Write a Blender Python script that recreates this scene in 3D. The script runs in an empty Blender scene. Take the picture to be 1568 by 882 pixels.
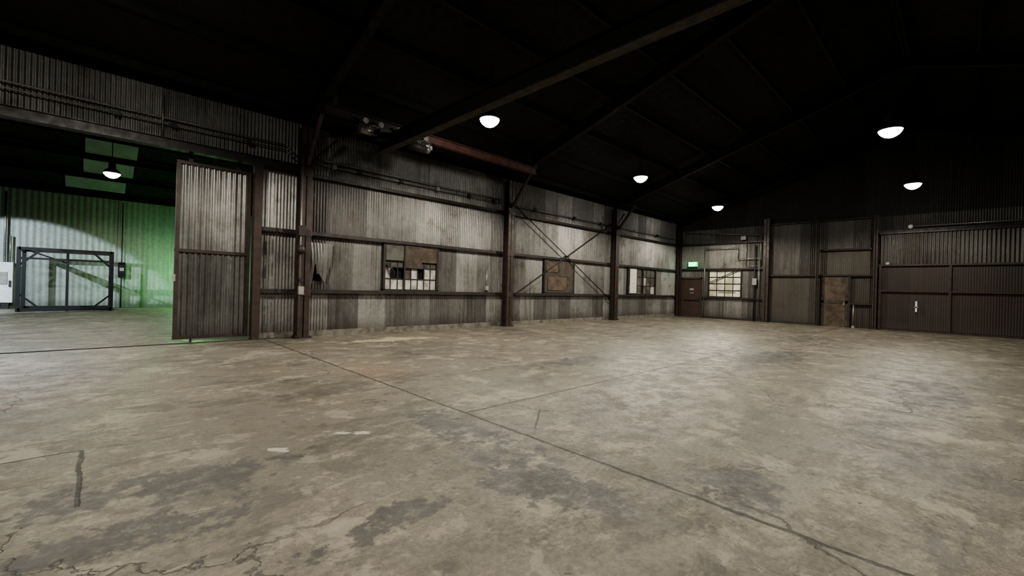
import bpy, math, random
from mathutils import Vector, Matrix
random.seed(7)
C = bpy.context.scene.collection
DA, XB = 11.8, 25.1          # long wall plane (Y), end wall plane (X)
EAVE, SL, RIDGE = 5.4, 0.32, 1.3
YS, XW, YN = -9.2, -12.0, 27.4
BAYS = [-10.4, -3.3, 3.81, 10.93, 17.98, 25.0]
try:
    bpy.context.scene.view_settings.look = 'AgX - Medium High Contrast'
except Exception as ex: print(ex)

# ------------------------------------------------------------------ materials
class NT:
    def __init__(s, name):
        s.mat = bpy.data.materials.new(name); s.mat.use_nodes = True
        s.t = s.mat.node_tree; s.b = s.t.nodes['Principled BSDF']
        s.pos = s.t.nodes.new('ShaderNodeNewGeometry').outputs['Position']
        sp = s.t.nodes.new('ShaderNodeSeparateXYZ'); s.link(s.pos, sp.inputs[0])
        s.x, s.y, s.z = sp.outputs
    def link(s, a, b): s.t.links.new(a, b)
    def put(s, sock, v):
        if isinstance(v, bpy.types.NodeSocket): s.link(v, sock)
        else:
            if isinstance(v, tuple) and len(v) == 3 and sock.type == 'RGBA': v = v + (1,)
            sock.default_value = v
    def m(s, op, a, b=0.0, c=0.0, clamp=False):
        n = s.t.nodes.new('ShaderNodeMath'); n.operation = op; n.use_clamp = clamp
        s.put(n.inputs[0], a); s.put(n.inputs[1], b); s.put(n.inputs[2], c)
        return n.outputs[0]
    def comb(s, x, y, z):
        n = s.t.nodes.new('ShaderNodeCombineXYZ')
        s.put(n.inputs[0], x); s.put(n.inputs[1], y); s.put(n.inputs[2], z); return n.outputs[0]
    def noise(s, scale, detail=4, rough=.55, vec=None, dist=0.0):
        n = s.t.nodes.new('ShaderNodeTexNoise')
        s.link(vec if vec is not None else s.pos, n.inputs['Vector'])
        n.inputs['Scale'].default_value = scale; n.inputs['Detail'].default_value = detail
        n.inputs['Roughness'].default_value = rough; n.inputs['Distortion'].default_value = dist
        return n.outputs['Fac']
    def ss(s, v, a, b, lo=0.0, hi=1.0):
        n = s.t.nodes.new('ShaderNodeMapRange'); n.interpolation_type = 'SMOOTHSTEP'
        s.put(n.inputs[0], v)
        for i, q in enumerate((a, b, lo, hi)): n.inputs[i+1].default_value = q
        return n.outputs[0]
    def mix(s, f, a, b, mode='MIX'):
        n = s.t.nodes.new('ShaderNodeMix'); n.data_type = 'RGBA'; n.blend_type = mode
        s.put(n.inputs[0], f); s.put(n.inputs[6], a); s.put(n.inputs[7], b); return n.outputs[2]
    def attr(s, name):
        n = s.t.nodes.new('ShaderNodeAttribute'); n.attribute_name = name; return n.outputs['Fac']
    def bump(s, h, strength, dist):
        n = s.t.nodes.new('ShaderNodeBump'); s.link(h, n.inputs['Height'])
        n.inputs['Strength'].default_value = strength; n.inputs['Distance'].default_value = dist
        s.link(n.outputs[0], s.b.inputs['Normal'])
    def out(s, col, rough=.6, metal=0.0):
        s.put(s.b.inputs['Base Color'], col); s.put(s.b.inputs['Roughness'], rough)
        s.put(s.b.inputs['Metallic'], metal); return s.mat

def sheet_mat(name, dark, light, rust, rustamt=.5, rough=.45, metal=.45, along='x', streak=.55):
    n = NT(name); ax = n.x if along == 'x' else n.y
    tone = n.attr('tone')
    col = n.mix(tone, dark, light)
    v = n.comb(n.m('MULTIPLY', ax, 9.0), 3.1, n.m('MULTIPLY', n.z, .35))
    st = n.noise(1.0, 4, .6, v)
    patch = n.noise(.7, 3, .6)
    k = n.m('MULTIPLY', n.ss(st, .60, .40), n.ss(patch, .40, .60, .15, streak))
    col = n.mix(k, col, n.mix(1.0, col, (.38, .34, .30), 'MULTIPLY'))
    big = n.noise(1.7, 7, .7)
    col = n.mix(n.ss(big, .55, .67, 0, rustamt), col, rust)
    v2 = n.comb(n.m('MULTIPLY', ax, 22.0), 9.0, n.m('MULTIPLY', n.z, 2.5))
    col = n.mix(n.ss(n.noise(1.0, 3, .5, v2), .60, .70, 0, .3), col, light)
    col = n.mix(n.ss(n.noise(11, 4, .7), .35, .65, .22, 0), col, (.03, .028, .026))
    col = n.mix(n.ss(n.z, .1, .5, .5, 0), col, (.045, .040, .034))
    return n.out(col, n.ss(patch, .3, .7, rough+.1, rough-.08), metal)

M = {}
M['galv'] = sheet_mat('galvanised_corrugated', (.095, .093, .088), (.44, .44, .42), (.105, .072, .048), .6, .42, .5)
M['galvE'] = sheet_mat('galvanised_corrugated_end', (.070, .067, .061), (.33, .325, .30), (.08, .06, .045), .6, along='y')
M['upper'] = sheet_mat('shade_toned_upper_sheet', (.012, .011, .010), (.03, .028, .025), (.02, .015, .012), .5, .7, .1, 'y')  # near-black base colours stand in for the unlit gable above the lamps
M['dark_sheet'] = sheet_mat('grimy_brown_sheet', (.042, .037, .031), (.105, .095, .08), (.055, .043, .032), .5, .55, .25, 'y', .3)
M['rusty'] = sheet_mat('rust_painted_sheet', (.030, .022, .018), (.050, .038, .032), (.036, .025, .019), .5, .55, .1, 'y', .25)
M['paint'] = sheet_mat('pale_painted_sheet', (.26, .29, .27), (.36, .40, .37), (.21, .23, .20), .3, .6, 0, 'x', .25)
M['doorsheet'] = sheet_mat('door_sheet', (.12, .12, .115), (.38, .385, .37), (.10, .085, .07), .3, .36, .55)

def simple(name, c, rough=.6, metal=0, var=.5, sc=6):
    n = NT(name); k = n.noise(sc, 5, .6)
    d = tuple(q*var for q in c)
    return n.out(n.mix(n.ss(k, .3, .65), d, c), n.ss(k, .3, .7, rough+.1, rough-.05), metal)
M['steel'] = simple('red_oxide_steel', (.052, .036, .030), .5, .1)
M['dsteel'] = simple('dark_steel', (.030, .026, .024), .55, .1)
M['runway'] = simple('red_runway_paint', (.15, .072, .058), .5, 0)
M['roof'] = simple('near_black_roof', (.0085, .0079, .0074), .9, 0)  # even, near-black base colour
M['roofsteel'] = simple('roof_steel', (.0040, .0036, .0034), .8, 0)
M['crane'] = simple('crane_paint', (.016, .0125, .011), .6, 0)
M['pipe'] = simple('galvanised_conduit', (.30, .29, .27), .35, .6, .6, 20)
M['box'] = simple('grey_enamel', (.30, .29, .27), .5, 0, .7)
M['white'] = simple('white_enamel', (.7, .71, .71), .45, 0, .8)
M['ply'] = simple('weathered_plywood', (.105, .080, .058), .85, 0, .5, 3)
M['ply2'] = simple('brown_board', (.072, .056, .044), .85, 0, .5, 4)
M['curb'] = simple('concrete_curb', (.19, .175, .15), .85, 0, .45, 5)
M['black'] = simple('blackened_steel', (.010, .011, .013), .5, .2)
M['skylight'] = simple('fibreglass_panel', (.24, .26, .24), .6, 0, .8, 2)
M['doorpaint'] = simple('brown_door_paint', (.060, .038, .031), .5, 0, .7, 3)
M['glass'] = simple('dusty_glass', (.50, .49, .45), .35, 0, .4, 4.5)
M['glassd'] = simple('dark_dusty_glass', (.12, .115, .105), .25, 0, .35, 3)
M['void'] = simple('night_beyond', (.004, .004, .004), .9, 0)
M['white_pane'] = simple('white_pane_panel', (.55, .54, .5), .8, 0, .9)  # bright white pane, drawn as a pale panel
M['lip'] = simple('brown_lower_flange', (.050, .040, .033), .55, 0)  # brown tone of the bridge's lower flange
M['rubble'] = simple('floor_debris', (.22, .20, .17), .9, 0, .4, 15)
def emis(name, c, s):
    n = NT(name); n.out(c, .5); n.put(n.b.inputs['Emission Color'], c)
    n.b.inputs['Emission Strength'].default_value = s; return n.mat
M['lens'] = emis('glowing_lens', (1.0, .96, .88), 80)
M['warmlens'] = emis('glowing_warm_lens', (1.0, .74, .36), 26)
M['green'] = emis('green_sign_face', (.02, .75, .28), 1.4)
M['signtext'] = emis('sign_letters', (.6, 1, .7), 5)
M['reflector'] = simple('aluminium_reflector', (.35, .34, .32), .35, .7, .8)

def floor_mat():
    n = NT('worn_concrete')
    warp = n.noise(2.2, 5, .6)
    base = n.mix(n.ss(n.noise(.45, 5, .6), .35, .65), (.128, .114, .087), (.205, .180, .135))
    mid = n.noise(3.1, 10, .72)
    base = n.mix(n.ss(mid, .38, .62, 0, .65), base, (.115, .103, .083))
    grain = n.noise(26, 6, .75)
    base = n.mix(n.ss(grain, .40, .62, 0, .55), base, (.080, .073, .063))
    rag = n.noise(7.5, 9, .72)
    isl = n.noise(1.35, 12, .72, dist=.3)
    base = n.mix(n.ss(isl, .545, .575, 0, .48), base, (.295, .262, .202))
    iv = n.noise(1.0, 12, .76, vec=n.comb(n.m('MULTIPLY', n.x, 1.8), n.m('MULTIPLY', n.y, 3.4), 7.0), dist=.3)
    base = n.mix(n.ss(iv, .56, .59, 0, .45), base, (.275, .25, .20))
    dk = n.noise(.9, 12, .74, vec=n.comb(n.m('ADD', n.x, 13.3), n.m('MULTIPLY', n.y, 1.7), 4.0), dist=.4)
    base = n.mix(n.ss(dk, .535, .575, 0, .6), base, (.062, .056, .050))
    dk2 = n.noise(2.7, 10, .76, vec=n.comb(n.m('ADD', n.x, 3.3), n.m('MULTIPLY', n.y, 1.3), 14.0), dist=.2)
    base = n.mix(n.ss(dk2, .58, .62, 0, .45), base, (.058, .053, .048))
    def blob(px, py, rx, ry, k, amt, a=.6, b=1.0, rot=0.0):
        cx = n.m('SUBTRACT', n.x, px); cy = n.m('SUBTRACT', n.y, py)
        if rot:
            c, s_ = math.cos(rot), math.sin(rot)
            cx, cy = n.m('ADD', n.m('MULTIPLY', cx, c), n.m('MULTIPLY', cy, s_)), n.m('SUBTRACT', n.m('MULTIPLY', cy, c), n.m('MULTIPLY', cx, s_))
        dx = n.m('DIVIDE', cx, rx); dy = n.m('DIVIDE', cy, ry)
        r = n.m('SQRT', n.m('ADD', n.m('MULTIPLY', dx, dx), n.m('MULTIPLY', dy, dy)))
        r = n.m('ADD', r, n.m('MULTIPLY', n.m('SUBTRACT', n.m('ADD', n.m('MULTIPLY', warp, .5), n.m('MULTIPLY', rag, .5)), .5), k))
        return n.ss(r, a, b, amt, 0)
    tot = None
    for (px, py, rx, ry) in [(.5, 3.73, .62, .26), (-.2, 3.1, .75, .22), (2.41, 2.24, .34, .6), (2.6, 3.5, .26, .7),
                             (1.3, 2.3, .4, .14), (7, 5.2, .9, .4), (11, 3, 1.4, .5), (9, .3, 1.4, .4), (3.4, 1.1, .5, .25)]:
        q = blob(px, py, rx, ry, 6.5, .9, .8, 1.1)
        tot = q if tot is None else n.m('MAXIMUM', tot, q)
    base = n.mix(n.m('MULTIPLY', tot, n.ss(rag, .60, .50, .35, 1)), base, (.050, .047, .045))
    base = n.mix(blob(5.6, 10.1, 1.1, .4, 5, .8), base, (.40, .36, .24))
    base = n.mix(blob(3.3, 6.6, .5, 1.1, 1, .3, .2, 1.2), base, (.21, .13, .09))
    base = n.mix(blob(1.12, 3.93, .10, .05, 12, .7, .5, .8, -.75), base, (.45, .43, .38))
    base = n.mix(blob(1.75, 3.97, .13, .04, 12, .7, .5, .8, -.6), base, (.45, .43, .38))
    sv = n.comb(n.m('MULTIPLY', n.m('ADD', n.x, n.m('MULTIPLY', n.y, -.25)), 1.1), n.m('MULTIPLY', n.y, 6.0), 0.0)
    base = n.mix(n.ss(n.noise(1.0, 9, .75, sv), .63, .67, 0, .5), base, (.37, .34, .28))
    vo = n.t.nodes.new('ShaderNodeTexVoronoi'); vo.feature = 'DISTANCE_TO_EDGE'; vo.inputs['Scale'].default_value = .25
    n.link(n.comb(n.m('ADD', n.x, n.m('MULTIPLY', warp, .7)), n.m('ADD', n.y, n.m('MULTIPLY', warp, .5)), 0.0), vo.inputs['Vector'])
    crack = n.ss(vo.outputs['Distance'], .0008, .0028, .75, 0)
    crack = n.m('MULTIPLY', crack, n.ss(n.noise(.5, 2), .42, .55))
    wob = n.m('MULTIPLY', n.m('SUBTRACT', n.noise(3.5, 8, .75), .5), .08)
    def line(v, p, w=.007):
        return n.ss(n.m('ABSOLUTE', n.m('ADD', n.m('SUBTRACT', v, p), wob)), w, w*2.4, .95, 0)
    def gate(v, a, b):
        return n.m('MULTIPLY', n.m('GREATER_THAN', v, a), n.m('LESS_THAN', v, b))
    js = [line(n.x, 3.0, .009), n.m('MULTIPLY', line(n.y, 3.8, .008), gate(n.x, 3.0, 25)),
          n.m('MULTIPLY', line(n.x, -.04), gate(n.y, 3.7, 4.9)), n.m('MULTIPLY', line(n.y, 4.9), gate(n.x, -9, -.04)),
          line(n.x, 10.1), line(n.x, 17.2), line(n.y, -3.3, .007)]
    J = crack
    for j in js: J = n.m('MAXIMUM', J, j)
    J = n.m('MULTIPLY', J, n.ss(rag, .34, .50, .45, 1))
    base = n.mix(J, base, (.020, .018, .016))
    base = n.mix(n.ss(n.noise(8, 3, .5), .70, .72, 0, .75), base, (.03, .027, .024))
    rough = n.m('ADD', n.ss(mid, .40, .60, .33, .62), n.ss(grain, .35, .65, -.06, .10))
    h = n.m('ADD', n.m('MULTIPLY', mid, 1.0), n.m('MULTIPLY', grain, .24))
    h = n.m('SUBTRACT', h, n.m('MULTIPLY', J, .5))
    n.bump(h, .55, .03)
    n.b.inputs['Specular IOR Level'].default_value = .5
    return n.out(base, rough)
M['floor'] = floor_mat()

# ------------------------------------------------------------------ mesh builder
class B:
    def __init__(s): s.v = []; s.f = []; s.mi = []; s.tn = []; s.sm = []; s.mats = []
    def mid(s, m):
        if m not in s.mats: s.mats.append(m)
        return s.mats.index(m)
    def face(s, idx, m, tone=.5, sm=False):
        s.f.append(idx); s.mi.append(s.mid(m)); s.tn.append(tone); s.sm.append(sm)
    def quad(s, pts, m, tone=.5):
        k = len(s.v); s.v += [tuple(p) for p in pts]; s.face(list(range(k, k+len(pts))), m, tone)
    def box(s, x0, x1, y0, y1, z0, z1, m, tone=.5):
        if x0 > x1: x0, x1 = x1, x0
        if y0 > y1: y0, y1 = y1, y0
        k = len(s.v)
        s.v += [(x, y, z) for z in (z0, z1) for y in (y0, y1) for x in (x0, x1)]
        for q in ((0,2,3,1), (4,5,7,6), (0,1,5,4), (2,6,7,3), (0,4,6,2), (1,3,7,5)):
            s.face([k+i for i in q], m, tone)
    def beam(s, p0, p1, w, h, m, up=(0,0,1)):
        p0 = Vector(p0); p1 = Vector(p1); d = (p1-p0).normalized(); up = Vector(up)
        r = d.cross(up).normalized(); u = r.cross(d).normalized(); k = len(s.v)
        for p in (p0, p1):
            for a, b in ((-1,-1), (1,-1), (1,1), (-1,1)): s.v.append(tuple(p + r*a*w/2 + u*b*h/2))
        for q in ((0,1,2,3), (7,6,5,4), (0,4,5,1), (1,5,6,2), (2,6,7,3), (3,7,4,0)): s.face([k+i for i in q], m)
    def ibeam(s, p0, p1, w, h, m, t=.02, up=(0,0,1), mlow=None):
        p0 = Vector(p0); p1 = Vector(p1); d = (p1-p0).normalized(); r = d.cross(Vector(up)).normalized(); u = r.cross(d)
        s.beam(p0, p1, t, h-2*t, m, up)
        s.beam(p0+u*(h/2-t/2), p1+u*(h/2-t/2), w, t, m, up); s.beam(p0-u*(h/2-t/2), p1-u*(h/2-t/2), w, t, mlow or m, up)
    def tube(s, p0, p1, r, m, n=10, r1=None):
        p0 = Vector(p0); p1 = Vector(p1); d = (p1-p0).normalized()
        a = d.orthogonal().normalized(); b = d.cross(a); k = len(s.v); r1 = r if r1 is None else r1
        for p, q in ((p0, r), (p1, r1)):
            for i in range(n):
                t = 2*math.pi*i/n; s.v.append(tuple(p + (a*math.cos(t)+b*math.sin(t))*q))
        for i in range(n): s.face([k+i, k+(i+1) % n, k+n+(i+1) % n, k+n+i], m, .5, True)
        s.face([k+i for i in range(n)][::-1], m); s.face([k+n+i for i in range(n)], m)
    def path(s, pts, r, m):
        for a, b in zip(pts, pts[1:]): s.tube(a, b, r, m, 8)
    def lathe(s, c, prof, m, n=28):
        k = len(s.v)
        for (r, z) in prof:
            for i in range(n):
                t = 2*math.pi*i/n; s.v.append((c[0]+r*math.cos(t), c[1]+r*math.sin(t), c[2]+z))
        for j in range(len(prof)-1):
            for i in range(n):
                s.face([k+j*n+i, k+j*n+(i+1) % n, k+(j+1)*n+(i+1) % n, k+(j+1)*n+i], m, .5, True)
    def corr(s, axis, c0, c1, z0, z1, base, m, amp=.012, per=.076, sheet=.82, lo=0., hi=1., ns=8, jag=.0):
        """corrugated sheets running along axis 'x' or 'y'; ribs vertical. z1 may be a function"""
        c = c0
        while c < c1-1e-4:
            e = min(c+sheet*random.uniform(.9, 1.1), c1)
            if c1-e < .15: e = c1
            tone = min(1, max(0, random.uniform(lo, hi))); off = random.uniform(0, .006)
            n = max(2, int((e-c)/per*ns)); k = len(s.v)
            for i in range(n+1):
                q = c+(e-c)*i/n; d = base+off+amp*math.sin(2*math.pi*q/per)
                zt = z1(q) if callable(z1) else z1
                for z in (z0, zt): s.v.append((q, d, z) if axis == 'x' else (d, q, z))
            for i in range(n): s.face([k+2*i, k+2*i+2, k+2*i+3, k+2*i+1], m, tone, True)
            c = e
    def done(s, name, parent=None):
        me = bpy.data.meshes.new(name); me.from_pydata(s.v, [], s.f)
        for m in s.mats: me.materials.append(M[m])
        me.polygons.foreach_set('material_index', s.mi); me.polygons.foreach_set('use_smooth', s.sm)
        a = me.attributes.new('tone', 'FLOAT', 'FACE'); a.data.foreach_set('value', s.tn)
        me.update(); o = bpy.data.objects.new(name, me); C.objects.link(o)
        if parent: o.parent = parent
        return o

# ------------------------------------------------------------------ floor
b = B(); b.box(XW-.3, XB+.4, YS-.3, YN+.4, -.2, 0, 'floor'); b.done('floor')

# ------------------------------------------------------------------ long wall (north)
b = B(); JX = 2.85
W = [(6.15, 8.0), (13.2, 15.1), (19.6, 22.4)]       # window spans
base = DA+.05
b.corr('x', -5.5, 3.7, 4.2, 5.45, base, 'galv', lo=.12, hi=.4, sheet=.85)
b.corr('x', XW, -5.5, 0, 5.45, base, 'galv', lo=.2, hi=.7)
for z0, z1, lo, hi in ((.12, 1.18, .35, .65), (1.18, 2.68, .35, .65), (2.68, 4.2, .95, 1.0)):
    b.corr('x', JX, 3.7, z0, z1, base, 'galv', lo=lo, hi=hi)
b.corr('x', 3.7, 25.1, .14, 1.18, base, 'galv', lo=.15, hi=.8)
xs = 3.7
for a, c in [(4.12, 4.36)]+W:
    b.corr('x', xs, a, 1.18, 2.68, base, 'galv', lo=.15, hi=.8); xs = c
b.corr('x', xs, 25.1, 1.18, 2.68, base, 'galv', lo=.35, hi=.95)
b.corr('x', 4.12, 4.36, 1.95, 2.68, base, 'galv', lo=.1, hi=.2); b.corr('x', 4.12, 4.36, 1.18, 1.45, base, 'galv', lo=.1, hi=.2)
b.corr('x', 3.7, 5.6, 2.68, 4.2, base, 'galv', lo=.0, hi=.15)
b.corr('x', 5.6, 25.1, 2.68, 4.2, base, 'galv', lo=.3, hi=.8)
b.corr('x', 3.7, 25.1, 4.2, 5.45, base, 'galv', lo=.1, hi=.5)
b.box(JX, 25.1, DA+.02, DA+.22, 0, .14, 'curb')
b.box(XW, 25.3, DA+.20, DA+.24, 5.40, 5.46, 'void')
b.box(4.05, 4.45, DA+.1, DA+.12, 1.3, 2.1, 'void')
b.corr('x', JX-8.35, JX, 4.2, 5.45, DA+.24, 'paint', lo=.2, hi=.6, per=.15)
b.done('wall_north')
def trim(n, fn):
    q = B(); fn(q); return q.done('trim_%d' % n)
def g(q):
    for z in (1.18, 2.68, 4.18):
        q.box(JX, 25.0, DA-.07, DA+.03, z-.045, z-.025, 'dsteel'); q.box(JX, 25.0, DA-.085, DA-.07, z-.05, z+.04, 'dsteel')
trim(1, g)
def g(q):
    q.box(XW, 3.7, DA-.12, DA+.04, 4.17, 4.20, 'dsteel'); q.box(XW, 3.7, DA-.14, DA-.11, 4.17, 4.36, 'dsteel')
    q.box(XW, 3.7, DA-.14, DA-.02, 4.34, 4.37, 'steel')
    q.box(XW, 3.7, DA-.11, DA-.07, -.0, .015, 'dsteel')
trim(2, g)
# grit and rubble swept against the wall foot
q = B()
for i in range(260):
    xx = random.uniform(4.1, 24.5); yy = DA-.02-abs(random.gauss(0, .16)); s_ = random.uniform(.008, .035)
    k = len(q.v)
    for dx, dy, dz in ((1, 0, 0), (-.5, .8, 0), (-.6, -.7, 0), (.1, 0, 1)): q.v.append((xx+dx*s_, yy+dy*s_, dz*s_*.8))
    for fc in ((0, 1, 3), (1, 2, 3), (2, 0, 3), (0, 2, 1)): q.face([k+a for a in fc], 'rubble')
q.done('floor_debris')

# ------------------------------------------------------------------ steel columns
def column(x, y, z1, w=.28, d=.28, name='steel_column', m='steel', rot=0):
    q = B(); t = .022
    if rot == 0:
        q.box(x-w/2, x+w/2, y-d, y-d+t, 0, z1, m); q.box(x-w/2, x+w/2, y-t, y, 0, z1, m); q.box(x-t/2, x+t/2, y-d, y, 0, z1, m)
        q.box(x-w/2-.06, x+w/2+.06, y-d-.05, y+.0, 0, .03, m)
        for sx in (-1, 1):
            for sy in (-d-.02, -.06): q.tube((x+sx*(w/2+.03), y+sy+.02, .03), (x+sx*(w/2+.03), y+sy+.02, .07), .016, m, 6)
        for z in (1.18, 2.68, 4.18): q.box(x-w/2-.02, x+w/2+.02, y-d-.012, y-d, z-.12, z+.1, m)
    else:
        q.box(x-d, x-d+t, y-w/2, y+w/2, 0, z1, m); q.box(x-t, x, y-w/2, y+w/2, 0, z1, m); q.box(x-d, x, y-t/2, y+t/2, 0, z1, m)
        q.box(x-d-.04, x, y-w/2-.05, y+w/2+.05, 0, .03, m)
    return q.done(name)
for X in BAYS[1:5]: column(X, DA-.1, 5.3)
column(24.9, DA-.1, 5.3, .22, .22)
q = B(); q.box(JX-.12, JX, DA-.12, DA+.08, 0, 4.17, 'steel'); q.box(JX-.12, JX+.04, DA-.14, DA-.12, 0, 4.17, 'steel'); q.done('trim_3')
q = B(); cx, cy = 3.72, DA-.48
q.path([(cx-.05, cy, 4.45), (cx-.05, cy, .0)], .018, 'pipe')
q.box(cx-.11, cx+.05, cy-.05, cy+.05, 2.55, 2.8, 'dsteel'); q.lathe((cx-.03, cy, 2.2), [(.0, -.1), (.09, -.09), (.1, 0), (.07, .1), (0, .12)], 'dsteel', 14)
q.box(cx-.08, cx+.04, cy-.05, cy+.03, 1.1, 1.3, 'box'); q.tube((cx-.02, cy-.05, 1.45), (cx-.02, cy+.02, 1.45), .06, 'dsteel', 14)
q.done('electrical_conduit')
q = B()
for (xa, xb, y, z, r) in ((XW+.1, 3.4, DA-.05, 4.68, .016), (XW+.1, 3.4, DA-.05, 4.80, .018), (3.99, 10.7, DA-.05, 4.50, .018), (11.1, 17.8, DA-.05, 4.5, .018), (18.2, 24.6, DA-.05, 4.5, .018), (3.99, 10.7, DA-.05, 4.62, .018)):
    q.tube((xa, y, z), (xb, y, z), r, 'pipe', 8)
q.path([(3.4, DA-.05, 4.68), (3.6, DA-.05, 4.5)], .018, 'pipe')
q.path([(3.4, DA-.05, 4.80), (3.6, DA-.05, 4.62)], .018, 'pipe')
for xx in (-2.2, .3, 1.2, 2.6): q.box(xx-.05, xx+.05, DA-.1, DA-.02, 4.62, 4.72, 'dsteel')
for xx in (4.6, 5.3, 6.6, 7.9, 9.2, 10.3, 12.5, 15, 17, 20, 22.4): q.box(xx-.055, xx+.055, DA-.12, DA-.02, 4.45, 4.56, 'box' if xx in (4.6, 7.9, 20) else 'dsteel')
q.tube((1.0, DA-.05, 4.38), (1.0, DA-.05, 5.3), .014, 'pipe', 8)
q.done('conduit_run')
q = B(); q.tube((10.1, DA-.03, 1.25), (10.1, DA-.03, 2.0), .02, 'pipe'); q.box(10.04, 10.16, DA-.08, DA-.01, 1.3, 1.45, 'box'); q.done('outlet_box')
q = B(); q.tube((18.35, DA-.03, .0), (18.35, DA-.03, 1.1), .025, 'steel'); q.box(18.28, 18.42, DA-.1, DA-.0, 1.5, 1.7, 'box'); q.done('outlet_box')
q = B(); q.box(17.2, 17.3, DA-.07, DA+.03, 4.25, 4.42, 'box'); q.box(17.22, 17.28, DA-.09, DA-.07, 4.3, 4.37, 'white'); q.done('junction_box')

q = B(); y = DA-.13
for p0, p1 in (((11.12, 4.6), (17.8, 1.0)), ((17.8, 4.6), (11.12, 1.0))):
    q.tube((p0[0], y, p0[1]), (p1[0], y, p1[1]), .02, 'dsteel', 8)
q.lathe((14.48, y, 2.8), [(0, -.02), (.12, -.02), (.12, .02), (0, .02)], 'dsteel', 16)
q.done('cross_bracing')
for X in BAYS[1:5]:
    q = B(); q.beam((X, DA-.42, 4.35), (X, DA-1.25, 5.4), .09, .09, 'steel'); q.beam((X+.16, DA-.2, 4.5), (X+.8, DA-.2, 5.2), .07, .05, 'steel'); q.done('knee_brace')

# torn hanging sheet
q = B(); N = 40
for j in range(12):
    for i in range(N+1):
        u = i/N; w = j/11
        xx = 4.02+.62*u*(1-.25*w) + .04*math.sin(4*w); zz = 2.45-1.15*w*(1-.25*math.sin(2.6*u)) - .06*math.sin(9*u)*w
        yy = DA-.02-.14*w**1.5*(1-u)-.07*math.sin(math.pi*w)*(1-u)+.010*math.sin(2*math.pi*xx/.076)
        q.v.append((xx, yy, zz))
for j in range(11):
    for i in range(N):
        if j > 5 and 6 < i < 8+2*(j-5): continue
        k = j*(N+1)+i; q.face([k, k+1, k+N+2, k+N+1], 'galv', .1 if i < 12 else .35, True)
q.done('torn_metal_sheet')

# ------------------------------------------------------------------ windows, long wall
def window_frame(q, x0, x1, z0, z1, nx, nz, m='dsteel', y=DA):
    q.box(x0-.04, x1+.04, y-.05, y+.1, z1-.03, z1+.04, m); q.box(x0-.04, x1+.04, y-.05, y+.1, z0-.04, z0+.03, m)
    q.box(x0-.04, x0+.03, y-.05, y+.1, z0, z1, m); q.box(x1-.03, x1+.04, y-.05, y+.1, z0, z1, m)
    for i in range(1, nx): xx = x0+(x1-x0)*i/nx; q.box(xx-.015, xx+.015, y+.02, y+.06, z0, z1, m)
    for i in range(1, nz): zz = z0+(z1-z0)*i/nz; q.box(x0, x1, y+.018, y+.058, zz-.015, zz+.015, m)
q = B(); window_frame(q, 6.15, 8.0, 1.24, 2.62, 8, 4)
for i in range(8):
    for j in range(4):
        xx = 6.15+1.85*i/8; zz = 1.24+1.38*j/4
        m = 'glass' if (j == 0 or (j == 1 and i in (0, 4, 6, 7))) else 'glassd'
        if (i, j) in ((1, 1), (2, 1), (5, 1)): continue
        q.box(xx+.015, xx+.216, DA+.035, DA+.045, zz+.015, zz+.33, m)
q.box(6.15, 8.0, DA+.12, DA+.14, 1.2, 2.66, 'void')
q.box(6.2, 6.78, DA-.03, DA-.01, 2.13, 2.6, 'glassd'); q.box(6.8, 7.42, DA-.045, DA-.02, 1.92, 2.6, 'ply2'); q.box(7.3, 7.97, DA-.03, DA-.018, 2.12, 2.58, 'ply')
q.box(6.79, 6.84, DA-.05, DA-.02, 1.24, 2.6, 'dsteel'); q.beam((6.25, DA-.05, 2.05), (6.45, DA-.1, 1.75), .1, .01, 'glassd')
q.done('window_1')
q = B(); window_frame(q, 13.2, 15.1, 1.24, 2.62, 2, 1)
q.box(13.22, 14.1, DA-.02, DA+.0, 1.26, 2.6, 'ply2'); q.box(14.1, 15.08, DA-.03, DA-.01, 1.26, 2.6, 'ply2')
q.box(13.4, 14.6, DA-.045, DA-.03, 1.35, 1.9, 'ply'); q.box(13.3, 14.0, DA-.04, DA-.02, 2.1, 2.5, 'ply'); q.done('window_2')
q = B(); window_frame(q, 19.6, 22.4, 1.24, 2.62, 6, 3)
for i in range(6):
    for j in range(3):
        xx = 19.6+2.8*i/6; zz = 1.24+1.38*j/3
        q.box(xx+.02, xx+.45, DA+.035, DA+.045, zz+.015, zz+.445, 'glassd' if (i*3+j) % 5 else 'glass')
q.box(19.75, 20.4, DA-.03, DA-.015, 1.3, 2.55, 'white_pane'); q.box(21.0, 21.06, DA-.06, DA, 1.2, 2.6, 'dsteel'); q.box(19.6, 22.4, DA+.12, DA+.14, 1.2, 2.66, 'void'); q.done('window_3')

# ------------------------------------------------------------------ sliding door (leaf hung just behind the wall line)
q = B(); dx0, dx1, dy = 1.28, 2.70, DA+.16
q.corr('x', dx0+.04, dx1-.04, .1, 2.04, dy, 'doorsheet', amp=.015, per=.105, lo=.15, hi=.3, sheet=.7)
q.corr('x', dx0+.04, dx1-.04, 2.04, 3.98, dy, 'doorsheet', amp=.015, per=.105, lo=.55, hi=.9, sheet=.7)
for xx in (dx0, dx1-.06): q.box(xx, xx+.07, dy-.04, dy+.05, .07, 4.0, 'steel')
for z in (.07, 2.0, 3.94): q.box(dx0, dx1, dy-.035, dy+.045, z, z+.07, 'steel')
q.box(dx0-.03, dx0+.02, dy-.06, dy-.02, 1.35, 1.5, 'box')
for xx in (dx0+.25, dx1-.25): q.box(xx-.04, xx+.04, dy-.02, dy+.02, 4.0, 4.18, 'dsteel')
q.box(dx0+.3, dx0+.34, dy-.03, dy+.02, 0, .08, 'dsteel')
q.done('corrugated_sliding_door')

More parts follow.
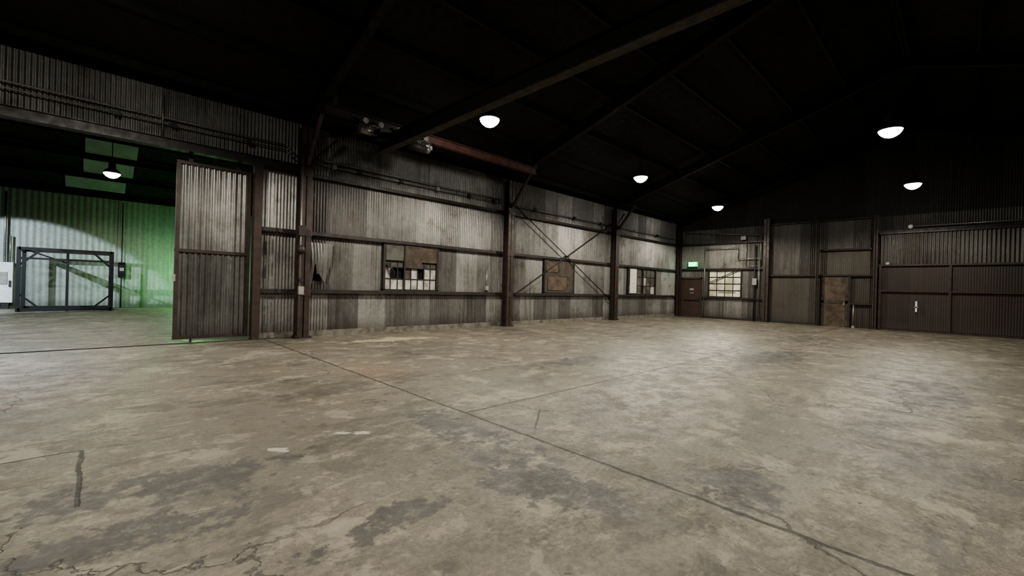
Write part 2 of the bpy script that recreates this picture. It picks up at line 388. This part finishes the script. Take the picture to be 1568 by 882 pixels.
# ------------------------------------------------------------------ end wall (east)
def roofz(y): return EAVE-.02 + SL*(DA-y if y > RIDGE else y-YS)
q = B(); bx = XB+.03
q.corr('y', 7.06, 8.2, 0, 4.2, bx, 'galvE', lo=.2, hi=.6); q.corr('y', 9.95, 10.32, 0, 4.2, bx, 'galvE', lo=.3, hi=.9)
q.corr('y', 8.2, 9.95, 0, 1.2, bx, 'galvE', lo=.5, hi=1.); q.corr('y', 8.2, 9.95, 2.72, 4.2, bx, 'galvE', lo=.5, hi=.9)
q.corr('y', 10.32, 11.54, 2.3, 4.2, bx, 'galvE', lo=.3, hi=.7); q.corr('y', 11.5, 11.85, 0, 4.2, bx, 'galvE', lo=.3, hi=.6)
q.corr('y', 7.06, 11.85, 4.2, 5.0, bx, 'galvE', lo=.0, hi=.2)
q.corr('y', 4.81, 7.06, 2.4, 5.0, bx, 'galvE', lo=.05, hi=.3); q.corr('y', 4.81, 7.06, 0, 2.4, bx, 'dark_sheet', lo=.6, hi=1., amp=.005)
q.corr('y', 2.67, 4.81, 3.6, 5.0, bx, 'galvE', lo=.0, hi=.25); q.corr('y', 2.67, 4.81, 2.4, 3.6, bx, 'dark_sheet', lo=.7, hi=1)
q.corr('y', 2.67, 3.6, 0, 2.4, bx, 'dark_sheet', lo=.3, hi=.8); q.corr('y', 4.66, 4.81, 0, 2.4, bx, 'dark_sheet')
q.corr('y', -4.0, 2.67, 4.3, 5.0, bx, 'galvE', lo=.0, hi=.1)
q.corr('y', YS, -4.0, 0, 5.0, bx, 'galvE', lo=.1, hi=.4)
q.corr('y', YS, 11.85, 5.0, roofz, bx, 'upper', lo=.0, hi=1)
q.quad([(bx+.05, 12, 0), (bx+.05, YS, 0), (bx+.05, YS, 9), (bx+.05, 12, 9)], 'void')
q.done('wall_east')
q = B()
for (y0, y1, z) in ((7.15, 11.5, 4.18), (7.15, 11.5, 2.76), (7.15, 10.3, 1.17), (2.75, 7.0, 2.4), (2.75, 4.75, 3.6), (2.75, 3.5, 1.1), (YS, 2.6, 4.32), (2.75, 6.9, 5.0)):
    q.box(XB-.09, XB+.0, y0, y1, z-.04, z+.04, 'dsteel')
q.done('trim_4')
q = B(); q.box(XB-.04, XB+.0, 4.9, 6.85, 0, .1, 'dsteel'); q.box(XB-.04, XB+.0, 7.2, 10.25, 0, .1, 'dsteel'); q.done('baseboard_east')
for yy, w in ((7.0, .26), (4.81, .10), (2.67, .14)): column(XB-.1, yy, 5.3 if w > .2 else 5.05, w, .16, rot=1)
q = B(); xx = XB-.12
q.path([(xx, 10.15, 0.1), (xx, 10.15, 3.9), (xx, 8.4, 3.9), (xx, 8.4, 3.3), (xx, 7.35, 3.3), (xx, 7.35, .4)], .022, 'pipe')
q.path([(xx, 11.3, 4.9), (xx, 7.3, 4.5), (xx, 7.3, 3.0)], .018, 'pipe'); q.path([(xx, 8.0, 4.3), (xx, 8.0, 2.9), (xx, 7.4, 2.9)], .018, 'pipe')
q.path([(xx, 7.55, .0), (xx, 7.55, 4.0)], .03, 'dsteel')
q.box(xx-.1, xx+.05, 8.0, 8.25, 4.3, 4.5, 'box'); q.box(xx-.06, xx+.05, 7.45, 7.65, 1.9, 2.25, 'box'); q.done('wall_piping')
q = B(); q.path([(XB-.12, 1.5, 4.47), (XB-.12, -4, 4.47)], .022, 'pipe'); q.lathe((XB-.14, 1.55, 4.47), [(0, -.1), (.08, -.06), (.09, .02), (.05, .08), (0, .09)], 'white', 14); q.done('surface_conduit')
q = B(); x = XB-.03
q.box(x-.05, x+.03, 10.30, 10.38, 0, 2.28, 'doorpaint'); q.box(x-.05, x+.03, 11.42, 11.5, 0, 2.28, 'doorpaint'); q.box(x-.05, x+.03, 10.3, 11.5, 2.2, 2.3, 'doorpaint')
q.box(x-.0, x+.03, 10.38, 11.42, .0, 2.2, 'doorpaint'); q.box(x-.06, x, 10.48, 11.3, .98, 1.02, 'dsteel'); q.box(x-.03, x, 10.42, 10.52, .92, 1.12, 'dsteel')
q.box(x-.008, x, 10.78, 11.02, 1.55, 1.67, 'box'); q.box(x-.008, x, 10.78, 11.02, 1.38, 1.42, 'box')
for z in (.3, 1.15, 2.0): q.box(x-.015, x+.0, 11.39, 11.44, z-.06, z+.06, 'dsteel')
q.done('door_1')
def win_y(q, y0, y1, z0, z1, ny, nz, gl):
    x = XB-.02
    q.box(x-.05, x+.1, y0-.04, y1+.04, z1-.03, z1+.05, 'dsteel'); q.box(x-.05, x+.1, y0-.04, y1+.04, z0-.05, z0+.03, 'dsteel')
    q.box(x-.05, x+.1, y0-.04, y0+.03, z0, z1, 'dsteel'); q.box(x-.05, x+.1, y1-.03, y1+.04, z0, z1, 'dsteel')
    for i in range(1, ny): yy = y0+(y1-y0)*i/ny; q.box(x+.0, x+.05, yy-.018, yy+.018, z0, z1, 'dsteel')
    for i in range(1, nz): zz = z0+(z1-z0)*i/nz; q.box(x-.002, x+.048, y0, y1, zz-.018, zz+.018, 'dsteel')
    q.box(x+.03, x+.04, y0, y1, z0, z1, gl)
M['litglass'] = (lambda n: (n.out(n.mix(n.ss(n.noise(2.2, 4), .4, .6), (.48, .46, .33), (.80, .78, .63)), .4), n.mat)[1])(NT('lit_look_glass'))  # yellowish lit look of the panes put into the base colour
q = B(); win_y(q, 8.23, 9.93, 1.22, 2.68, 4, 4, 'litglass'); q.box(XB-.06, XB-.04, 8.5, 9.4, 1.5, 1.53, 'pipe'); q.beam((XB-.09, 9.9, 2.0), (XB-.09, 8.3, 2.75), .05, .03, 'dsteel'); q.done('window_4')
q = B(); x = XB-.05
q.box(x, x+.05, 3.62, 4.64, .0, 2.32, 'ply'); q.box(x-.02, x, 3.62, 3.72, .03, 2.32, 'ply2'); q.box(x-.02, x, 4.54, 4.64, .03, 2.32, 'ply2'); q.box(x-.02, x, 3.62, 4.64, 1.1, 1.22, 'ply2')
q.box(x-.04, x+.05, 3.54, 3.62, 0, 2.35, 'dsteel'); q.box(x-.06, x-.02, 3.74, 3.8, 1.0, 1.15, 'pipe'); q.done('door_2')
q = B(); q.tube((XB-.18, 3.4, .05), (XB-.18, 3.4, 1.05), .025, 'pipe'); q.box(XB-.23, XB-.13, 3.35, 3.45, 0, .1, 'box'); q.done('standpipe')
q = B(); x = XB-.10
q.corr('y', -4.0, 2.5, 2.82, 4.28, x+.04, 'galvE', lo=.0, hi=.15, per=.12, amp=.018)
q.corr('y', -4.0, 2.5, .08, 2.82, x+.05, 'rusty', lo=.2, hi=1., amp=.003)
for z in (.0, 1.68, 2.8, 4.2): q.box(x-.04, x+.05, -4, 2.55, z, z+.07, 'steel')
for yy in (2.46, .28, -1.9, -4): q.box(x-.045, x+.045, yy, yy+.08, .06, 2.87, 'steel')
q.box(x-.07, x-.04, 1.28, 1.34, .85, 1.3, 'white'); q.box(x-.07, x-.03, 1.25, 1.37, 1.02, 1.07, 'box')
q.box(x-.08, x+.0, 2.2, 2.32, 2.86, 2.97, 'box')
q.done('end_sliding_door')  # large sliding door of the end wall
e = bpy.data.objects.new('exit_sign', None); C.objects.link(e)
q = B(); q.box(XB-.12, XB-.05, 10.58, 11.1, 2.93, 3.18, 'green'); q.box(XB-.13, XB-.04, 10.56, 11.12, 3.18, 3.2, 'box'); q.box(XB-.13, XB-.04, 10.56, 11.12, 2.91, 2.93, 'box')
q.box(XB-.05, XB-.01, 10.75, 10.95, 2.98, 3.12, 'box')
def L(y, segs):
    for (a, z0, c, z1) in segs: q.box(XB-.127, XB-.118, y-a, y-c, 2.96+z0, 2.96+z1, 'signtext')
L(11.06, [(0, 0, .02, .19), (0, .17, .09, .19), (0, .085, .08, .105), (0, 0, .09, .02)])
q.beam((XB-.122, 10.94, 2.96), (XB-.122, 10.85, 3.15), .022, .008, 'signtext', (1,0,0)); q.beam((XB-.122, 10.85, 2.96), (XB-.122, 10.94, 3.15), .022, .008, 'signtext', (1,0,0))
L(10.80, [(0, 0, .022, .19)]); L(10.75, [(0, .17, .11, .19), (.045, 0, .066, .19)])
q.done('sign_box', e)
l = bpy.data.lights.new('exit_glow', 'POINT'); l.energy = 5; l.color = (.1, 1, .4); l.shadow_soft_size = .1
o = bpy.data.objects.new('exit_glow', l); o.location = (XB-.35, 10.85, 3.05); o.parent = e; C.objects.link(o)

# ------------------------------------------------------------------ other walls
q = B(); q.corr('x', XW, XB+.1, 0, 5.45, YS, 'galvE', per=.3, lo=.0, hi=.2, ns=6); q.done('wall_south')
q = B()
def rz(y):
    if y <= DA: return roofz(y)
    return 5.45+.35*(min(y-DA, YN-y))
q.corr('y', YS, YN, 0, rz, XW, 'galvE', per=.3, lo=.0, hi=.2, ns=6); q.done('wall_west')

# ------------------------------------------------------------------ roof
q = B(); rzr = EAVE+.25+SL*(DA-RIDGE)
q.quad([(XW, DA+.2, EAVE+.22), (XB+.1, DA+.2, EAVE+.22), (XB+.1, RIDGE, rzr+.1), (XW, RIDGE, rzr+.1)], 'roof')
q.quad([(XW, YS-.1, EAVE+.22), (XB+.1, YS-.1, EAVE+.22), (XB+.1, RIDGE, rzr+.1), (XW, RIDGE, rzr+.1)], 'roof')
for X in BAYS:
    q.ibeam((X, DA-.1, EAVE), (X, RIDGE, EAVE+SL*(DA-.1-RIDGE)), .18, .36, 'roofsteel')
    q.ibeam((X, YS+.1, EAVE), (X, RIDGE, EAVE+SL*(DA-.1-RIDGE)), .18, .36, 'roofsteel')
for i in range(8):
    yy = DA-.3-i*1.45
    zz = EAVE+.2+SL*(DA-yy)-.03
    q.beam((XW, yy, zz-.03), (XB, yy, zz-.03), .07, .16, 'roofsteel')
    q.beam((XW, 2*RIDGE-yy, zz-.03), (XB, 2*RIDGE-yy, zz-.03), .07, .16, 'roofsteel')
q.done('ceiling')

# ------------------------------------------------------------------ crane: runway rails, bridge, hoist
e = bpy.data.objects.new('overhead_crane', None); C.objects.link(e)
RY = 10.3
q = B(); q.ibeam((5.9, RY, 5.44), (10.93, RY, 5.44), .16, .22, 'runway')
q.ibeam((3.8, RY, 5.44), (5.9, RY, 5.44), .16, .22, 'crane')
for X in (4.0, 10.9): q.box(X-.05, X+.05, RY-.05, RY+.05, 5.55, 5.8, 'dsteel')
q.ibeam((3.8, -6.5, 5.44), (10.93, -6.5, 5.44), .16, .22, 'runway'); q.done('runway_beam', e)
q = B(); q.ibeam((5.33, RY+.35, 4.98), (5.33, -6.8, 4.98), .2, .36, 'crane', .025, mlow='lip')
q.done('bridge_beam', e)
q = B()
for sx in (-1, 1):
    q.box(4.55, 6.6, RY+sx*.13-.02, RY+sx*.13+.02, 5.15, 5.30, 'crane')
    for X in (4.7, 5.1, 5.6, 6.4): q.tube((X, RY+sx*.14, 5.37), (X, RY+sx*.19, 5.37), .07, 'box', 16)
q.box(4.55, 4.75, RY-.2, RY+.2, 5.1, 5.2, 'dsteel'); q.box(6.4, 6.6, RY-.2, RY+.2, 5.1, 5.2, 'pipe')
q.tube((5.75, RY-.3, 5.02), (6.3, RY-.3, 5.02), .10, 'dsteel', 18); q.tube((6.3, RY-.3, 5.02), (6.42, RY-.3, 5.02), .09, 'pipe', 18)
q.tube((4.5, RY-.3, 5.08), (4.8, RY-.3, 5.08), .09, 'pipe', 18); q.box(4.95, 5.2, RY-.42, RY-.18, 4.95, 5.2, 'dsteel')
for cxx in (4.85, 5.9, 6.25):
    for i in range(8):
        a = i*.785; q.tube((cxx+.16*math.cos(a), RY-.36, 5.12+.12*math.sin(a)), (cxx+.16*math.cos(a+.785), RY-.36, 5.12+.12*math.sin(a+.785)), .012, 'pipe', 6)
q.done('end_truck', e)

# ------------------------------------------------------------------ high bay lamps
def lamp(x, y, z, power, ceil, warm=False, col=(1.0, .93, .80), size=158, name='high_bay_lamp'):
    e = bpy.data.objects.new(name, None); e.location = (x, y, z); C.objects.link(e)
    q = B()
    q.lathe((0, 0, 0), [(.25, 0), (.26, .01), (.23, .07), (.17, .14), (.11, .18), (.10, .2), (.10, .36), (.05, .40), (0, .40)], 'dsteel')
    q.lathe((0, 0, 0), [(.245, 0), (.22, .06), (.16, .13), (.09, .17)], 'reflector')
    for i in range(12):
        a = i*math.pi/6; q.beam((.10*math.cos(a), .10*math.sin(a), .2), (.10*math.cos(a), .10*math.sin(a), .36), .03, .006, 'dsteel', (math.cos(a), math.sin(a), 0))
    q.tube((0, 0, .40), (0, 0, ceil-z), .014, 'roofsteel', 8)
    q.lathe((0, 0, .42), [(.0, -.02), (.045, 0), (.045, .05), (0, .07)], 'dsteel', 12); q.done('reflector_and_stem', e)
    q = B(); q.lathe((0, 0, 0), [(.242, .005), (.23, -.04), (.185, -.10), (.12, -.15), (.055, -.175), (0, -.18)], 'warmlens' if warm else 'lens'); q.done('lens', e)
    l = bpy.data.lights.new('lamp_light', 'SPOT'); l.energy = power; l.color = col; l.spot_size = math.radians(size); l.spot_blend = .35; l.shadow_soft_size = .1
    o = bpy.data.objects.new('lamp_light', l); o.location = (0, 0, -.3); o.parent = e; C.objects.link(o)
def cz(y): return EAVE+.3+SL*(DA-y)
for X, P in ((-.1, 950), (7.0, 980), (14.3, 980), (21.5, 900)):
    lamp(X, 8.2, 5.55, P, cz(8.2))
for X, P in ((-.1, 700), (7.0, 640), (14.3, 600), (21.6, 540)):
    lamp(X, 1.31, 5.6, P, cz(1.31))

# ------------------------------------------------------------------ adjoining room
q = B(); q.corr('x', XW, XB, 0, 5.0, YN, 'paint', per=.2, amp=.012, lo=.2, hi=.7, sheet=1.2)
q.quad([(XW, YN+.1, 0), (XB, YN+.1, 0), (XB, YN+.1, 5.5), (XW, YN+.1, 5.5)], 'void'); q.done('wall_far_north')
q = B(); q.corr('y', DA+.3, YN, 0, lambda y: 5.45+.35*min(y-DA, YN-y), XB, 'paint', per=.3, lo=.1, hi=.4, ns=6); q.done('wall_far_east')
q = B(); ym = (DA+.2+YN)/2; zm = 5.1+.42*(YN-ym)
q.quad([(XW, YN+.1, 5.0), (XB, YN+.1, 5.0), (XB, ym, zm), (XW, ym, zm)], 'roof'); q.quad([(XW, DA+.2, 5.45), (XB, DA+.2, 5.45), (XB, ym, zm), (XW, ym, zm)], 'roof')
def rn(y): return 5.0+.42*(YN-y)
for yy in (26.9, 25.6, 24.3, 23.0, 21.7): q.box(XW, XB, yy-.05, yy+.05, rn(yy)-.22, rn(yy)-.02, 'roofsteel')
for X in (-3.3, 3.8): q.beam((X, YN, 4.85), (X, ym, zm-.15), .2, .35, 'roofsteel')
for (xa, xb, ya, yb) in ((-.9, 1.0, 26.75, 25.75), (-.35, 1.2, 25.5, 24.4), (-.3, 1.25, 24.2, 23.1)):
    q.quad([(xa, ya, rn(ya)-.03), (xb, ya, rn(ya)-.03), (xb, yb, rn(yb)-.03), (xa, yb, rn(yb)-.03)], 'skylight')
q.done('ceiling_annex')
lamp(.45, 22.0, 5.25, 280, rn(22.0), True, (1, .88, .68), 166)
q = B()
x0, x1, y0, y1, zt = -2.0, .58, 24.6, 26.4, 2.45; s = .11
for X in (x0, x1):
    for Y in (y0, y1): q.box(X-s/2, X+s/2, Y-s/2, Y+s/2, 0, zt, 'black')
for z in (.08, zt-.05):
    for Y in (y0, y1): q.box(x0, x1, Y-s/2, Y+s/2, z-s/2, z+s/2, 'black')
    for X in (x0, x1): q.box(X-s/2, X+s/2, y0, y1, z-s/2, z+s/2, 'black')
xm = (x0+x1)/2
q.box(xm-.04, xm+.04, y0-.04, y0+.04, 0, zt, 'black'); q.box(x0, x1, y0-.03, y0+.03, zt-.45, zt-.38, 'black')
for sx, X in ((1, x0), (-1, x1)): q.beam((X, y0, 1.75), (X+sx*.6, y0, zt-.05), .07, .07, 'black'); q.beam((X, y0, .7), (X+sx*.6, y0, .08), .06, .06, 'black')
q.beam((xm, y0, 1.9), (x0, y1, zt), .04, .04, 'black'); q.done('steel_cage_frame')
q = B(); q.box(-3.9, -2.35, YN-.35, YN-.03, .25, 1.9, 'white'); q.box(-3.1, -3.06, YN-.36, YN-.34, .3, 1.85, 'dsteel'); q.box(-2.9, -2.5, YN-.38, YN-.35, 1.0, 1.5, 'box'); q.box(-2.45, -2.4, YN-.4, YN-.35, .9, 1.15, 'dsteel')
q.box(-3.8, -3.6, YN-.3, YN-.1, 0, .25, 'dsteel'); q.box(-2.65, -2.45, YN-.3, YN-.1, 0, .25, 'dsteel')
q.tube((-2.6, YN-.15, 1.9), (-2.6, YN-.15, 4.8), .04, 'pipe'); q.tube((-2.45, YN-.15, 1.9), (-2.45, YN-.15, 3.0), .03, 'pipe'); q.done('electrical_cabinet')
q = B(); q.box(.85, 1.1, YN-.2, YN-.03, 1.4, 2.1, 'black'); q.tube((.97, YN-.1, 0), (.97, YN-.1, 4.9), .02, 'dsteel', 8); q.box(.9, 1.05, YN-.24, YN-.2, 1.7, 1.85, 'box'); q.done('control_box')
def point(name, loc, e, col, r=.2):
    l = bpy.data.lights.new(name, 'POINT'); l.energy = e; l.color = col; l.shadow_soft_size = r
    o = bpy.data.objects.new(name, l); o.location = loc; C.objects.link(o); return o
def spot(name, loc, tgt, e, col, ang, blend, r=.05):
    l = bpy.data.lights.new(name, 'SPOT'); l.energy = e; l.color = col; l.spot_size = math.radians(ang); l.spot_blend = blend; l.shadow_soft_size = r
    o = bpy.data.objects.new(name, l); o.location = loc; d = Vector(tgt)-Vector(loc)
    o.rotation_euler = d.to_track_quat('-Z', 'Y').to_euler(); C.objects.link(o)
point('green_fill_light', (3.5, 25.6, 1.5), 200, (.28, 1, .33))  # unseen point behind the door leaf, added for the green glow
spot('cool_fill_spot', (-6.0, 21.0, 4.6), (-1.9, 27.4, .4), 3800, (.78, .90, 1), 46, .15)  # unseen spot, added so its cone edge draws the slanted cool patch
spot('cool_fill_spot', (-2.5, 17, 5.0), (-.5, 17.5, 0), 1600, (.86, .95, 1), 152, .5)  # unseen spot, added to brighten the adjoining room's floor

# ------------------------------------------------------------------ world + camera
w = bpy.data.worlds.new('night'); bpy.context.scene.world = w; w.use_nodes = True
w.node_tree.nodes['Background'].inputs[0].default_value = (.02, .022, .03, 1); w.node_tree.nodes['Background'].inputs[1].default_value = .2
cam = bpy.data.cameras.new('camera'); co = bpy.data.objects.new('camera', cam); C.objects.link(co)
cam.sensor_width = 36; cam.lens = 665/1568*36; cam.clip_end = 200; cam.clip_start = .05
f = Vector((.695, .719, 0)).normalized(); r = Vector((f.y, -f.x, 0)); u = Vector((0, 0, 1)); th = .027
r2 = r*math.cos(th)+u*math.sin(th); u2 = u*math.cos(th)-r*math.sin(th)
co.matrix_world = Matrix(((r2.x, u2.x, -f.x, 0), (r2.y, u2.y, -f.y, 0), (r2.z, u2.z, -f.z, 1.4), (0, 0, 0, 1)))
bpy.context.scene.camera = co
